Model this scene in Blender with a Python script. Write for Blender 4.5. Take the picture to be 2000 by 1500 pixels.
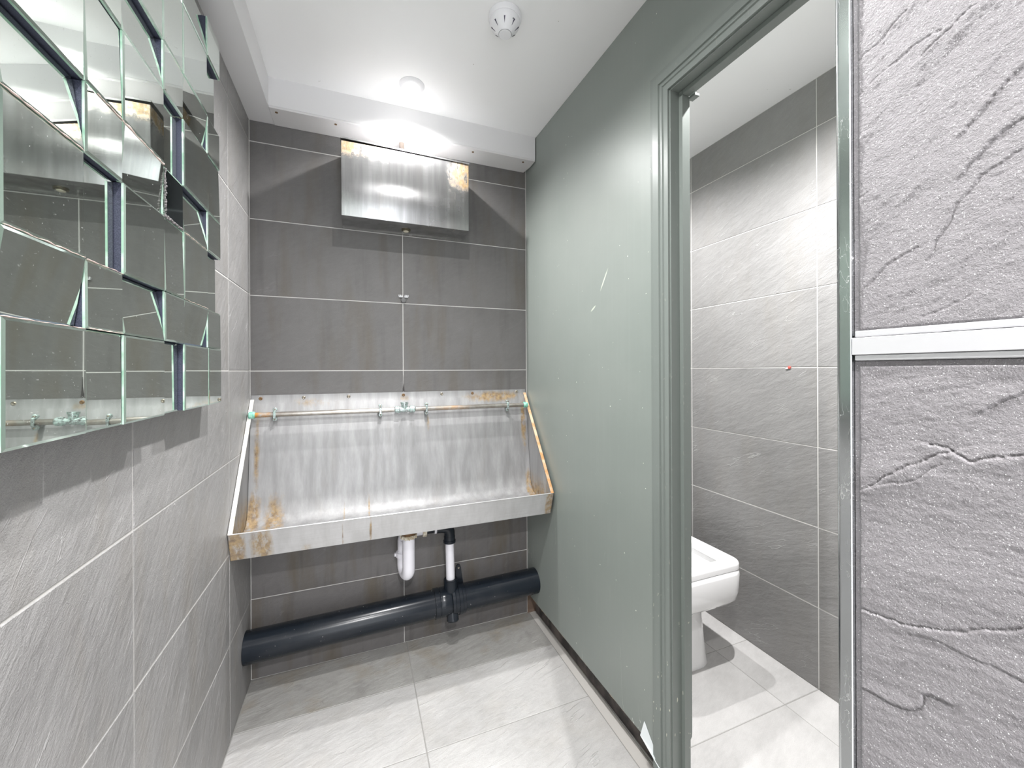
import bpy, bmesh, math, random
from mathutils import Vector, Matrix, noise
random.seed(7)
for o in list(bpy.data.objects): bpy.data.objects.remove(o, do_unlink=True)
SC = bpy.context.scene
COL = SC.collection
PI = math.pi

# ------------------------------------------------------------ camera
W_PX, F_PX = 2000.0, 777.0
YAW, ROLL, CAM_H = math.atan(303/777.0), math.atan(0.0044), 1.222
cd = bpy.data.cameras.new('camera'); cam = bpy.data.objects.new('camera', cd); COL.objects.link(cam)
cd.sensor_fit = 'HORIZONTAL'; cd.sensor_width = 36.0; cd.lens = 36.0*F_PX/W_PX
cd.shift_y = -(750-722.7)/W_PX; cd.clip_start = 0.01
_f = Vector((math.sin(YAW), math.cos(YAW), 0)); _r = Vector((math.cos(YAW), -math.sin(YAW), 0)); _u = Vector((0, 0, 1))
_R = _r*math.cos(ROLL) - _u*math.sin(ROLL); _U = _r*math.sin(ROLL) + _u*math.cos(ROLL)
m = Matrix.Identity(4)
for i in range(3):
    m[i][0] = _R[i]; m[i][1] = _U[i]; m[i][2] = -_f[i]
m[2][3] = CAM_H
cam.matrix_world = m
SC.camera = cam

# ------------------------------------------------------------ world, lights, exposure
SC.view_settings.view_transform = 'Standard'; SC.view_settings.look = 'None'
SC.view_settings.gamma = 1.0; SC.view_settings.use_curve_mapping = False
SC.view_settings.exposure = 1.0
wd = bpy.data.worlds.new('world'); SC.world = wd; wd.use_nodes = True
wd.node_tree.nodes['Background'].inputs[0].default_value = (0.93, 0.96, 1.0, 1)
wd.node_tree.nodes['Background'].inputs[1].default_value = 2.2
LAMP_W = 45.0
CEIL = 2.33
DOWNLIGHTS = [(0.204, 1.58, 0.85), (0.19, 0.76, 1.0), (0.0, -0.10, 0.8), (0.0, -1.0, 3.2)]  # last entry is an added unseen lamp, strong so its bounce lifts the ceiling
STALL_LIGHTS = [(1.14, 1.62, 0.9), (1.12, 0.78, 1.9)]

def lamp(x, y, k):
    ld = bpy.data.lights.new('downlight_bulb', 'SPOT'); ld.energy = LAMP_W*k
    ld.spot_size = math.radians(152); ld.spot_blend = 1.0; ld.shadow_soft_size = 0.016
    ld.color = (1.0, 0.985, 0.985)
    o = bpy.data.objects.new('downlight_bulb', ld); COL.objects.link(o)
    o.location = (x, y, CEIL-0.024)
    return o

# ------------------------------------------------------------ node helpers
class NT:
    def __init__(s, name):
        s.m = bpy.data.materials.new(name); s.m.use_nodes = True
        s.t = s.m.node_tree; s.n = s.t.nodes; s.l = s.t.links
        s.b = s.n['Principled BSDF']
    def add(s, typ, **kw):
        n = s.n.new(typ)
        for k, v in kw.items():
            if k.startswith('_'): setattr(n, k[1:], v)
        return n
    def con(s, a, b): s.l.new(a, b)
    def val(s, sock, v):
        if isinstance(v, bpy.types.NodeSocket): s.l.new(v, sock)
        elif isinstance(v, (tuple, list)) and len(v) == 3 and sock.type == 'RGBA': sock.default_value = (*v, 1)
        else: sock.default_value = v
    def math(s, op, a, b=0.0, clamp=False):
        n = s.n.new('ShaderNodeMath'); n.operation = op; n.use_clamp = clamp
        s.val(n.inputs[0], a); s.val(n.inputs[1], b); return n.outputs[0]
    def mix(s, fac, a, b, mode='MIX'):
        n = s.n.new('ShaderNodeMix'); n.data_type = 'RGBA'; n.blend_type = mode
        s.val(n.inputs[0], fac); s.val(n.inputs[6], a); s.val(n.inputs[7], b); return n.outputs[2]
    def coord(s, rnd=True, kind='Object'):
        t = s.n.new('ShaderNodeTexCoord').outputs[kind]
        if not rnd: return t
        oi = s.n.new('ShaderNodeObjectInfo').outputs['Random']
        c = s.n.new('ShaderNodeCombineXYZ')
        s.l.new(s.math('MULTIPLY', oi, 31.0), c.inputs[0]); s.l.new(s.math('MULTIPLY', oi, 77.0), c.inputs[1])
        v = s.n.new('ShaderNodeVectorMath'); v.operation = 'ADD'
        s.l.new(t, v.inputs[0]); s.l.new(c.outputs[0], v.inputs[1]); return v.outputs[0]
    def map(s, vec, scale=(1, 1, 1), rot=(0, 0, 0), loc=(0, 0, 0)):
        n = s.n.new('ShaderNodeMapping'); s.l.new(vec, n.inputs[0])
        n.inputs['Scale'].default_value = scale; n.inputs['Rotation'].default_value = rot; n.inputs['Location'].default_value = loc
        return n.outputs[0]
    def rs(s, vec, ang, scale):      # turn so that direction ang lies along x, then squeeze
        return s.map(s.map(vec, (1, 1, 1), (0, 0, -ang)), scale)
    def noise(s, vec, scale, detail=3, rough=0.5, dist=0.0):
        n = s.n.new('ShaderNodeTexNoise'); s.l.new(vec, n.inputs['Vector'])
        n.inputs['Scale'].default_value = scale; n.inputs['Detail'].default_value = detail
        n.inputs['Roughness'].default_value = rough; n.inputs['Distortion'].default_value = dist
        return n.outputs[0]
    def ramp(s, v, a, b, c0=(0, 0, 0), c1=(1, 1, 1)):
        n = s.n.new('ShaderNodeValToRGB'); s.l.new(v, n.inputs[0])
        n.color_ramp.elements[0].position = a; n.color_ramp.elements[1].position = b
        n.color_ramp.elements[0].color = (*c0, 1); n.color_ramp.elements[1].color = (*c1, 1)
        return n.outputs[0]
    def ridge(s, v, w):      # thin lines where a noise crosses one half
        return s.math('SUBTRACT', 1.0, s.math('DIVIDE', s.math('ABSOLUTE', s.math('SUBTRACT', v, 0.5)), w), True)
    def sep(s, vec):
        n = s.n.new('ShaderNodeSeparateXYZ'); s.l.new(vec, n.inputs[0]); return n.outputs
    def span(s, x, a, b, soft):   # 1 between a and b with soft ends
        u = s.math('DIVIDE', s.math('SUBTRACT', x, a), soft, True)
        v = s.math('DIVIDE', s.math('SUBTRACT', b, x), soft, True)
        return s.math('MULTIPLY', u, v)
    def bump(s, h, strength, dist, nrm=None):
        n = s.n.new('ShaderNodeBump'); s.l.new(h, n.inputs['Height'])
        n.inputs['Strength'].default_value = strength; n.inputs['Distance'].default_value = dist
        if nrm is not None: s.l.new(nrm, n.inputs['Normal'])
        return n.outputs[0]
    def set(s, **kw):
        for k, v in kw.items():
            s.val(s.b.inputs[k.replace('_', ' ')], v)
        return s.m

def plain(name, col, rough=0.5, metal=0.0, **kw):
    t = NT(name); t.set(Base_Color=col, Roughness=rough, Metallic=metal, **kw); return t.m

def slate(name, base, warm=(1.0, 0.985, 0.97), vein=0.35, stain=0.0, rough=0.55, grain=1.0, ang=0.9, relief=1.0, blotch=False):
    t = NT(name); v = t.coord()
    big = t.noise(v, 3.5, 4, 0.55)
    mid = t.noise(t.rs(v, ang, (1, 2.6, 1)), 22, 6, 0.66, 0.3)
    fine = t.noise(v, 420, 2, 0.7)
    r1 = t.noise(t.rs(v, ang, (1, 5.5, 1)), 2.2, 5, 0.5, 0.15)
    line = t.ridge(r1, 0.007)
    gate = t.ramp(t.noise(v, 7, 3), 0.50, 0.66)
    line = t.math('MULTIPLY', line, gate)
    c = t.mix(t.ramp(big, 0.3, 0.7), tuple(base*w*0.84 for w in warm), tuple(base*w*1.14 for w in warm))
    c = t.mix(t.math('MULTIPLY', t.ramp(mid, 0.35, 0.7), 0.35), c, tuple(base*1.35*w for w in warm))
    c = t.mix(t.math('MULTIPLY', t.ramp(fine, 0.35, 0.65), 0.30*grain), c, tuple(base*0.62*w for w in warm))
    c = t.mix(t.math('MULTIPLY', line, vein), c, tuple(min(1, base*2.4) for w in warm))
    if stain > 0:
        st = t.noise(v, 6.0, 5, 0.6) if blotch else t.noise(t.map(v, (5.0, 0.8, 1)), 2.2, 4, 0.55)
        c = t.mix(t.math('MULTIPLY', t.ramp(st, 0.5, 0.75), stain), c, (base*0.75, base*0.62, base*0.42))
        st2 = t.noise(v, 11.0, 5, 0.65) if blotch else t.noise(t.map(v, (7.0, 0.6, 1), (0, 0, 0), (3, 1, 0)), 3.0, 3, 0.5)
        c = t.mix(t.math('MULTIPLY', t.ramp(st2, 0.55, 0.8), stain*0.8), c, (base*0.45, base*0.43, base*0.40))
    h = t.math('ADD', t.math('MULTIPLY', mid, 1.0), t.math('MULTIPLY', fine, 0.22*grain))
    h = t.math('ADD', h, t.math('MULTIPLY', line, 0.55))
    h = t.math('ADD', h, t.math('MULTIPLY', r1, 2.0))
    n = t.bump(h, 0.8*relief, 0.003)
    t.set(Base_Color=c, Roughness=rough, Normal=n)
    return t.m

def steel(name, base=0.62, rough=0.3, vertical=True, rust=None, metal=0.9, aniso=0.0, streak=0.3, dull=0.0):
    """rust: function(t, x, y, z) -> mask socket"""
    t = NT(name); v = t.coord(False)
    sc = (60, 60, 1.0) if vertical else (1.0, 1.0, 60)
    br = t.noise(t.map(v, sc), 6, 3, 0.6)
    st = t.noise(t.map(v, (14, 14, 0.9)), 2.2, 4, 0.6)
    cl = t.noise(v, 5, 4, 0.6)
    c = t.mix(t.ramp(st, 0.35, 0.68), (base*(1-streak),)*3, (base*1.12, base*1.12, base*1.13))
    c = t.mix(t.math('MULTIPLY', t.ramp(br, 0.3, 0.7), 0.25), c, (base*0.7, base*0.69, base*0.68))
    bro = t.math('MULTIPLY', t.ramp(t.noise(t.map(v, (9, 9, 0.7), (0, 0, 0), (2, 5, 1)), 3, 4), 0.56, 0.78), 0.35*streak*2)
    c = t.mix(bro, c, (base*0.62, base*0.52, base*0.38))
    R = t.math('ADD', rough, t.math('MULTIPLY', t.math('SUBTRACT', cl, 0.5), 0.25))
    M = metal
    if rust:
        x, y, z = t.sep(v)
        msk, raw = rust(t, x, y, z, v)
        rc = t.mix(t.ramp(t.noise(v, 55, 4, 0.7), 0.35, 0.68), (0.40, 0.26, 0.09), (0.14, 0.075, 0.02))
        msk = t.math('MULTIPLY', msk, t.ramp(t.noise(t.map(v, (1, 1, 0.4)), 42, 5, 0.75), 0.34, 0.52))
        c = t.mix(msk, c, rc)
        R = t.math('MAXIMUM', R, t.math('MULTIPLY', msk, 0.75))
        M = t.math('MULTIPLY', t.math('SUBTRACT', 1.0, msk), metal)
    n = t.bump(br, 0.08, 0.001)
    t.set(Base_Color=c, Roughness=R, Metallic=M, Normal=n)
    if aniso:
        t.b.inputs['Anisotropic'].default_value = aniso
        tg = t.n.new('ShaderNodeTangent'); tg.direction_type = 'RADIAL'; tg.axis = 'Z'
        t.l.new(tg.outputs[0], t.b.inputs['Tangent'])
    return t.m

# ------------------------------------------------------------ mesh helpers
def new_bm(): return bmesh.new()
def box(bm, x0, x1, y0, y1, z0, z1, bev=0.0, seg=1):
    x0, x1 = min(x0, x1), max(x0, x1); y0, y1 = min(y0, y1), max(y0, y1); z0, z1 = min(z0, z1), max(z0, z1)
    vs = [bm.verts.new((x, y, z)) for x in (x0, x1) for y in (y0, y1) for z in (z0, z1)]
    q = [(0, 1, 3, 2), (4, 6, 7, 5), (0, 4, 5, 1), (2, 3, 7, 6), (0, 2, 6, 4), (1, 5, 7, 3)]
    fs = [bm.faces.new([vs[i] for i in f]) for f in q]
    if bev > 0:
        es = list({e for f in fs for e in f.edges})
        bmesh.ops.bevel(bm, geom=es, offset=bev, segments=seg, profile=0.5, affect='EDGES')
    return bm
def prism(bm, pts, a, b, axis):
    """closed outline pts (2D) swept along axis from a to b. axis 'x': pts=(y,z); 'y': (x,z); 'z': (x,y)"""
    def P(p, t):
        return {'x': (t, p[0], p[1]), 'y': (p[0], t, p[1]), 'z': (p[0], p[1], t)}[axis]
    A = [bm.verts.new(P(p, a)) for p in pts]; B = [bm.verts.new(P(p, b)) for p in pts]
    n = len(pts)
    for i in range(n): bm.faces.new((A[i], A[(i+1) % n], B[(i+1) % n], B[i]))
    bm.faces.new(A[::-1]); bm.faces.new(B)
    return bm
def lathe(bm, prof, base, axis=(0, 0, 1), n=28, caps=True):
    """prof: list of (radius, height) along axis from base"""
    ax = Vector(axis).normalized(); ref = Vector((1, 0, 0)) if abs(ax.x) < 0.9 else Vector((0, 1, 0))
    e1 = ax.cross(ref).normalized(); e2 = ax.cross(e1); base = Vector(base)
    rings = []
    for r, h in prof:
        rings.append([bm.verts.new(base + ax*h + (e1*math.cos(2*PI*k/n) + e2*math.sin(2*PI*k/n))*max(r, 1e-5)) for k in range(n)])
    for a, b in zip(rings, rings[1:]):
        for k in range(n): bm.faces.new((a[k], a[(k+1) % n], b[(k+1) % n], b[k]))
    if caps:
        bm.faces.new(rings[0][::-1]); bm.faces.new(rings[-1])
    return bm
def tube(bm, pts, r, n=20, caps=True):
    pts = [Vector(p) for p in pts]; rings = []
    rr = r if isinstance(r, (list, tuple)) else [r]*len(pts)
    prev = None
    for i, p in enumerate(pts):
        d = (pts[min(i+1, len(pts)-1)] - pts[max(i-1, 0)]).normalized()
        if prev is None:
            ref = Vector((0, 0, 1)) if abs(d.z) < 0.9 else Vector((1, 0, 0)); e1 = d.cross(ref).normalized()
        else: e1 = (prev - d*prev.dot(d)).normalized()
        prev = e1; e2 = d.cross(e1)
        rings.append([bm.verts.new(p + (e1*math.cos(2*PI*k/n) + e2*math.sin(2*PI*k/n))*rr[i]) for k in range(n)])
    for a, b in zip(rings, rings[1:]):
        for k in range(n): bm.faces.new((a[k], a[(k+1) % n], b[(k+1) % n], b[k]))
    if caps: bm.faces.new(rings[0][::-1]); bm.faces.new(rings[-1])
    return bm
def arc(c, e1, e2, r, a0, a1, n):
    c, e1, e2 = Vector(c), Vector(e1), Vector(e2)
    return [c + (e1*math.cos(a0+(a1-a0)*i/n) + e2*math.sin(a0+(a1-a0)*i/n))*r for i in range(n+1)]

def wloc(o):
    v = Vector((0, 0, 0))
    while o: v += o.location; o = o.parent
    return v
def obj(name, bm, mat, parent=None, smooth=False, loc=None, angle=40):
    """links bm (built in world coordinates) as one object; loc = its origin in the world"""
    base = wloc(parent) if parent else Vector((0, 0, 0))
    if loc is None:
        if parent: loc = base
        else:
            xs = [v.co for v in bm.verts]
            loc = Vector((sum(v.x for v in xs)/len(xs), sum(v.y for v in xs)/len(xs), min(v.z for v in xs)))
    loc = Vector(loc)
    bmesh.ops.translate(bm, verts=bm.verts, vec=-loc)
    bmesh.ops.recalc_face_normals(bm, faces=bm.faces)
    me = bpy.data.meshes.new(name); bm.to_mesh(me); bm.free()
    if smooth:
        me.polygons.foreach_set('use_smooth', [True]*len(me.polygons))
        me.set_sharp_from_angle(angle=math.radians(angle))
    if mat: me.materials.append(mat)
    o = bpy.data.objects.new(name, me); COL.objects.link(o)
    if parent: o.parent = parent
    o.location = loc - base
    return o
def thing(name, label, cat, loc, group=None):
    o = bpy.data.objects.new(name, None); o.empty_display_size = 0.05; COL.objects.link(o)
    o.location = loc; return tag(o, label, cat, group)
def tag(o, label, cat, group=None):
    o['label'] = label; o['category'] = cat
    if group: o['group'] = group
    return o
def struct(o, label=None):
    o['kind'] = 'structure'
    if label: o['label'] = label
    return o

# ------------------------------------------------------------ materials
M_BACK = slate('slate_tile_back', 0.15, (1.0, 0.97, 0.95), vein=0.12, stain=0.55, rough=0.5, ang=0.5, relief=0.55)
M_BACKLOW = slate('slate_tile_back_stained', 0.15, (1.0, 0.955, 0.94), vein=0.25, stain=0.95, rough=0.45, ang=0.5, relief=0.6)
M_LEFT = slate('slate_tile_left', 0.33, (1.0, 0.985, 0.975), vein=0.42, stain=0.2, rough=0.42, grain=1.3, ang=0.95, relief=1.3)
M_FLOOR = slate('slate_tile_floor', 0.51, (1.0, 0.985, 0.965), vein=0.15, stain=0.12, rough=0.45, ang=0.35, relief=1.2, blotch=True)
M_STALL = slate('slate_tile_cubicle', 0.25, (1.0, 0.985, 0.97), vein=0.30, stain=0.12, rough=0.5, ang=0.45, relief=0.9)
M_FLOORB = slate('slate_tile_floor_grimy_shaded', 0.34, (1.0, 0.985, 0.94), vein=0.12, stain=0.75, rough=0.45, ang=0.35, relief=1.2, blotch=True)  # grimy back row; base also darkened for the shadow under the trough
M_STALLF = slate('slate_tile_cubicle_floor', 0.50, (1.0, 0.985, 0.965), vein=0.05, stain=0.0, rough=0.45, ang=0.35, relief=0.35)
M_GROUT = plain('grout', (0.62, 0.61, 0.59), 0.85)
M_GROUT_D = plain('grout_dark', (0.30, 0.295, 0.28), 0.85)
M_PALE = plain('mortar_strip', (0.50, 0.485, 0.46), 0.8)
def mk_white():
    t = NT('white_ceiling_paint'); v = t.coord(False)
    n = t.noise(v, 2.5, 3); c = t.mix(t.ramp(n, 0.3, 0.7), (0.87, 0.87, 0.87), (0.90, 0.90, 0.905))
    sp = t.ramp(t.noise(v, 38, 2, 0.4), 0.78, 0.80)
    c = t.mix(sp, c, (0.5, 0.48, 0.45))
    t.set(Base_Color=c, Roughness=0.5); return t.m
M_WHITE = mk_white()
M_BOARD = plain('white_board_paint', (0.74, 0.735, 0.74), 0.45)
M_PLASTIC = plain('white_plastic', (0.80, 0.80, 0.82), 0.3)
M_PIPEW = plain('white_waste_plastic', (0.80, 0.79, 0.84), 0.28)
M_CERAMIC = plain('white_ceramic', (0.86, 0.86, 0.86), 0.08, Coat_Weight=0.5)
M_SEAT = plain('white_seat_plastic', (0.84, 0.84, 0.84), 0.2)
M_DARK = plain('dark_gap', (0.02, 0.02, 0.025), 0.7)
M_HOLE = plain('dark_slot', (0.06, 0.055, 0.09), 0.6)
M_RUSTY = plain('rusty_screw', (0.20, 0.12, 0.06), 0.55, 0.5)
M_SCREW = plain('steel_screw', (0.30, 0.27, 0.22), 0.4, 0.8)
M_BRASS = plain('dull_brass', (0.45, 0.38, 0.24), 0.4, 0.8)
M_WOOD = plain('bare_wood_edge', (0.62, 0.45, 0.25), 0.7)
M_CHROME = plain('polished_trim', (0.74, 0.76, 0.77), 0.13, 1.0)
M_ALU = plain('white_aluminium_trim', (0.62, 0.62, 0.635), 0.32, 0.25)

def mk_green():
    t = NT('green_grey_gloss_paint'); v = t.coord(False)
    x, y, z = t.sep(v)
    n = t.noise(v, 1.6, 4, 0.55)
    c = t.mix(t.ramp(n, 0.3, 0.7), (0.225, 0.255, 0.235), (0.265, 0.29, 0.27))
    # vertical wipes and scratches
    s = t.noise(t.map(v, (1, 26, 0.7)), 3.0, 4, 0.6)
    c = t.mix(t.math('MULTIPLY', t.ramp(s, 0.5, 0.8), 0.10), c, (0.33, 0.36, 0.35))
    r = t.ridge(t.noise(t.map(v, (1, 7, 0.5), (0.12, 0, 0)), 3.2, 2, 0.5, 0.3), 0.0022)
    gate = t.math('MULTIPLY', t.ramp(t.noise(v, 7, 2), 0.52, 0.62), t.span(z, -0.1, 0.62, 0.2))
    c = t.mix(t.math('MULTIPLY', r, gate), c, (0.62, 0.64, 0.60))
    chip = t.ramp(t.noise(v, 110, 1, 0.3), 0.82, 0.83)
    c = t.mix(chip, c, (0.72, 0.74, 0.66))
    # two scuffs high on the panel
    def scuff(cy, cz, ly, lz, wd_):
        L = math.hypot(ly, lz); a, b = ly/L, lz/L
        dy, dz = t.math('SUBTRACT', y, cy), t.math('SUBTRACT', z, cz)
        al = t.math('ADD', t.math('MULTIPLY', dy, a), t.math('MULTIPLY', dz, b))
        ac = t.math('SUBTRACT', t.math('MULTIPLY', dy, b), t.math('MULTIPLY', dz, a))
        e = t.math('ADD', t.math('POWER', t.math('DIVIDE', al, L/2), 2.0), t.math('POWER', t.math('DIVIDE', ac, wd_), 2.0))
        return t.math('MULTIPLY', t.math('SUBTRACT', 1.0, e, True), 1.6, True)
    for a in ((1.183, 1.537, -0.05, 0.077, 0.0035), (1.25, 1.446, -0.035, 0.02, 0.004)):
        c = t.mix(t.math('MULTIPLY', scuff(*a), 0.7), c, (0.66, 0.70, 0.60))
    R = t.math('ADD', 0.34, t.math('MULTIPLY', n, 0.14))
    t.set(Base_Color=c, Roughness=R, Normal=t.bump(t.noise(v, 60, 3), 0.05, 0.002))
    return t.m
M_GREEN = mk_green()
def mk_green2():
    t = NT('green_grey_frame_paint'); v = t.coord(False)
    chip = t.ramp(t.noise(t.map(v, (1, 1, 0.35)), 120, 2, 0.5), 0.70, 0.73)
    x, y, z = t.sep(v)
    low = t.math('ADD', t.span(z, -1, 0.75, 0.5), 0.12, True)
    c = t.mix(t.math('MULTIPLY', chip, low), (0.19, 0.215, 0.20), (0.6, 0.6, 0.5))
    t.set(Base_Color=c, Roughness=0.3); return t.m
M_FRAME = mk_green2()

# ------------------------------------------------------------ tiled surfaces
_tile_cache = {}
def tile_mesh(w, h, mat, th=0.009):
    k = (round(w, 3), round(h, 3), mat.name)
    if k not in _tile_cache:
        bm = new_bm(); c = 0.0012
        ring0 = [bm.verts.new(p) for p in ((0, 0, -th), (w, 0, -th), (w, h, -th), (0, h, -th))]
        ring1 = [bm.verts.new(p) for p in ((0, 0, -c), (w, 0, -c), (w, h, -c), (0, h, -c))]
        ring2 = [bm.verts.new(p) for p in ((c, c, 0), (w-c, c, 0), (w-c, h-c, 0), (c, h-c, 0))]
        for a, b in ((ring0, ring1), (ring1, ring2)):
            for i in range(4): bm.faces.new((a[i], a[(i+1) % 4], b[(i+1) % 4], b[i]))
        bm.faces.new(ring2)
        me = bpy.data.meshes.new('tile'); bm.to_mesh(me); bm.free(); me.materials.append(mat)
        _tile_cache[k] = me
    return _tile_cache[k]
def lay_tiles(parent, origin, ud, vd, us, vs, mat, gap=0.0032, th=0.009, skip=()):
    """tiles between successive edges us, vs in the plane through origin spanned by unit ud, vd; front face on the plane"""
    ud, vd = Vector(ud), Vector(vd); nd = ud.cross(vd); o0 = Vector(origin)
    rot = Matrix((ud, vd, nd)).transposed().to_euler()
    pb = wloc(parent)
    for i in range(len(us)-1):
        for j in range(len(vs)-1):
            if (i, j) in skip: continue
            w, h = abs(us[i+1]-us[i])-gap, abs(vs[j+1]-vs[j])-gap
            if w < 0.004 or h < 0.004: continue
            t = bpy.data.objects.new('tile', tile_mesh(w, h, mat, th)); COL.objects.link(t); t.parent = parent
            p = o0 + ud*(us[i]+gap/2) + vd*(vs[j]+gap/2) + nd*random.uniform(-0.0004, 0.0004)
            t.location = p - pb; t.rotation_euler = rot
    return parent

DB = 1.842      # back wall
XL = -0.394     # left wall
XP = 0.797      # partition face at the back wall
XS = 1.635      # far wall of the cubicle
XN = 0.36       # slate wall beside the camera
YN = 0.192      # its corner
YB = -1.30      # behind the camera
G = 0.0013       # how far grout lies behind the tile faces
def pan_wall(name, x0, x1, y0, y1, z0, z1, mat, label):
    o = obj(name, box(new_bm(), x0, x1, y0, y1, z0, z1), mat)
    return struct(o, label)

w = pan_wall('floor', XL-0.05, XS+0.05, YB, DB+0.05, -0.06, -G, M_GROUT_D, 'grey stone tiled floor')
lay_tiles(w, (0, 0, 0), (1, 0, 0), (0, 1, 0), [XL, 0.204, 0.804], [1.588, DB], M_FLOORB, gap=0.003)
ys = [1.588, 1.287, 0.985, 0.683, 0.381, 0.079, -0.223, -0.525, -0.827, YB][::-1]
lay_tiles(w, (0, 0, 0), (1, 0, 0), (0, 1, 0), [XL, 0.204, 0.804], ys, M_FLOOR, gap=0.003)
ys2 = [DB, 1.588, 1.29, 0.99, 0.69, 0.39, 0.206][::-1]
lay_tiles(w, (0, 0, 0), (1, 0, 0), (0, 1, 0), [0.848, 1.447, XS], ys2, M_STALLF, gap=0.003)
obj('mortar_strip', box(new_bm(), 0.8055, 0.8465, 0.206, DB, -0.02, -0.0008), M_PALE, w)

w = pan_wall('wall_back', XL-0.05, 0.84, DB+G, DB+0.06, 0, CEIL, M_GROUT, 'dark grey tiled wall behind the trough')
zb = [0, 0.317, 0.619, 0.921, 1.2225, 1.523, 1.827, 2.134, CEIL]
lay_tiles(w, (0, DB, 0), (1, 0, 0), (0, 0, 1), [XL, 0.194, 0.796], zb[:3], M_BACKLOW, gap=0.0026)
lay_tiles(w, (0, DB, 0), (1, 0, 0), (0, 0, 1), [XL, 0.194, 0.796], zb[2:], M_BACK, gap=0.0032)
w = pan_wall('wall_left', XL-0.06, XL-G, YB, DB+0.05, 0, CEIL, M_GROUT, 'grey tiled wall carrying the mirror')
zl = [0, 0.318, 0.618, 0.923, 1.224, 1.527, 1.83, 2.133, CEIL]
lay_tiles(w, (XL, 0, 0), (0, 1, 0), (0, 0, 1), [YB, -0.853, -0.249, 0.355, 0.959, 1.563, DB], zl, M_LEFT, gap=0.0038)
w = pan_wall('wall_cubicle_right', XS+G, XS+0.06, 0.15, DB+0.05, 0, CEIL, M_GROUT, 'grey tiled wall inside the cubicle')
zs = [0, 0.311, 0.617, 0.922, 1.2275, 1.533, 1.8385, 2.144, CEIL]
lay_tiles(w, (XS, 0, 0), (0, -1, 0), (0, 0, 1), [-DB, -1.60, -0.99, -0.39, -0.206], zs, M_STALL, gap=0.0035)
w = pan_wall('wall_cubicle_back', 0.84, XS+0.05, DB+G, DB+0.06, 0, CEIL, M_GROUT, 'tiled wall behind the toilet')
lay_tiles(w, (0, DB, 0), (1, 0, 0), (0, 0, 1), [0.848, 1.447, XS], zs, M_STALL)
w = pan_wall('wall_cubicle_front', XN+0.03, XS+0.05, 0.13, 0.2035, 0, CEIL, M_GROUT, 'cubicle wall on the near side of the doorway')
lay_tiles(w, (0, 0.206, 0), (-1, 0, 0), (0, 0, 1), [-XS, -1.2, -0.6, -XN-0.03], zs, M_STALL)
pan_wall('ceiling', XL-0.05, XS+0.05, YB, DB+0.05, CEIL, CEIL+0.06, M_WHITE, 'white painted ceiling')

# ---- slate wall beside the camera (real relief; two tall tiles with a joint trim)
def slate_near():
    t = NT('slate_tile_near'); v = t.coord(False)
    big = t.noise(v, 5, 4)
    fine = t.noise(v, 620, 3, 0.75)
    med = t.noise(t.map(t.map(v, (1, 1, 1), (0.5, 0, 0)), (1, 1, 1.5)), 300, 5, 0.8)
    base = 0.35
    c = t.mix(t.ramp(big, 0.3, 0.7), (base*0.92, base*0.90, base*0.91), (base*1.12, base*1.10, base*1.11))
    c = t.mix(t.math('MULTIPLY', t.ramp(med, 0.3, 0.6), 0.35), (base*0.62, base*0.58, base*0.62), c)
    c = t.mix(t.math('MULTIPLY', t.ramp(med, 0.3, 0.62), 0.7), (base*0.62, base*0.59, base*0.61), c)
    spk = t.ramp(t.noise(v, 1100, 1, 0.4), 0.68, 0.74)
    c = t.mix(t.math('MULTIPLY', spk, 0.8), c, (0.86, 0.86, 0.86))
    h = t.math('ADD', t.math('MULTIPLY', med, 1.0), t.math('MULTIPLY', fine, 0.8))
    t.set(Base_Color=c, Roughness=0.45, Normal=t.bump(h, 1.0, 0.0012)); return t.m
M_NEAR = slate_near()
def px2slate(px, py):
    d = _f + _R*((px-1000)/F_PX) + _U*((722.7-py)/F_PX)
    t = XN/d.x; return (d.y*t, CAM_H + d.z*t)
CR_UP = [([(1668, 128), (1690, 108), (1714, 92), (1740, 55), (1768, 22)], 0.0012, 1), ([(1672, 192), (1715, 150), (1745, 122), (1790, 88), (1838, 58)], 0.0012, 1),
         ([(1800, 110), (1842, 70), (1880, 30), (1910, 4)], 0.0016, 1),
         ([(1890, 248), (1950, 178), (2010, 120)], 0.0012, -1), ([(1890, 330), (1960, 262), (2010, 225)], 0.0012, -1),
         ([(1825, 488), (1870, 400), (1920, 340), (2000, 290)], 0.0010, -1), ([(1690, 560), (1730, 520), (1800, 480)], 0.0008, -1),
         ([(1680, 390), (1700, 372)], 0.001, 1), ([(1800, 620), (1850, 600), (1900, 575)], 0.001, 1)]
CR_LO = [([(1700, 948), (1740, 925), (1790, 905), (1830, 882), (1862, 878)], 0.0022, 1), ([(1815, 868), (1850, 872), (1900, 900), (1930, 895), (2005, 886)], 0.0024, 1),
         ([(1672, 958), (1720, 946), (1785, 938), (1840, 905)], 0.0012, 1),
         ([(1670, 1186), (1720, 1206), (1760, 1218), (1810, 1226), (1870, 1232), (1960, 1228), (2005, 1222)], 0.0020, 1),
         ([(1680, 1342), (1730, 1370), (1775, 1390), (1800, 1385), (1806, 1362), (1850, 1372)], 0.0018, -1),
         ([(1930, 798), (1975, 776), (2010, 770)], 0.0015, -1), ([(1780, 1240), (1830, 1250), (1900, 1290), (2005, 1330)], 0.0008, -1)]
def seg_d(p, a, b):
    ax, ay = b[0]-a[0], b[1]-a[1]; L = ax*ax+ay*ay
    t = max(0, min(1, ((p[0]-a[0])*ax+(p[1]-a[1])*ay)/L)) if L else 0
    dx, dy = p[0]-a[0]-ax*t, p[1]-a[1]-ay*t
    return math.hypot(dx, dy), (ax*dy-ay*dx)
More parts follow.
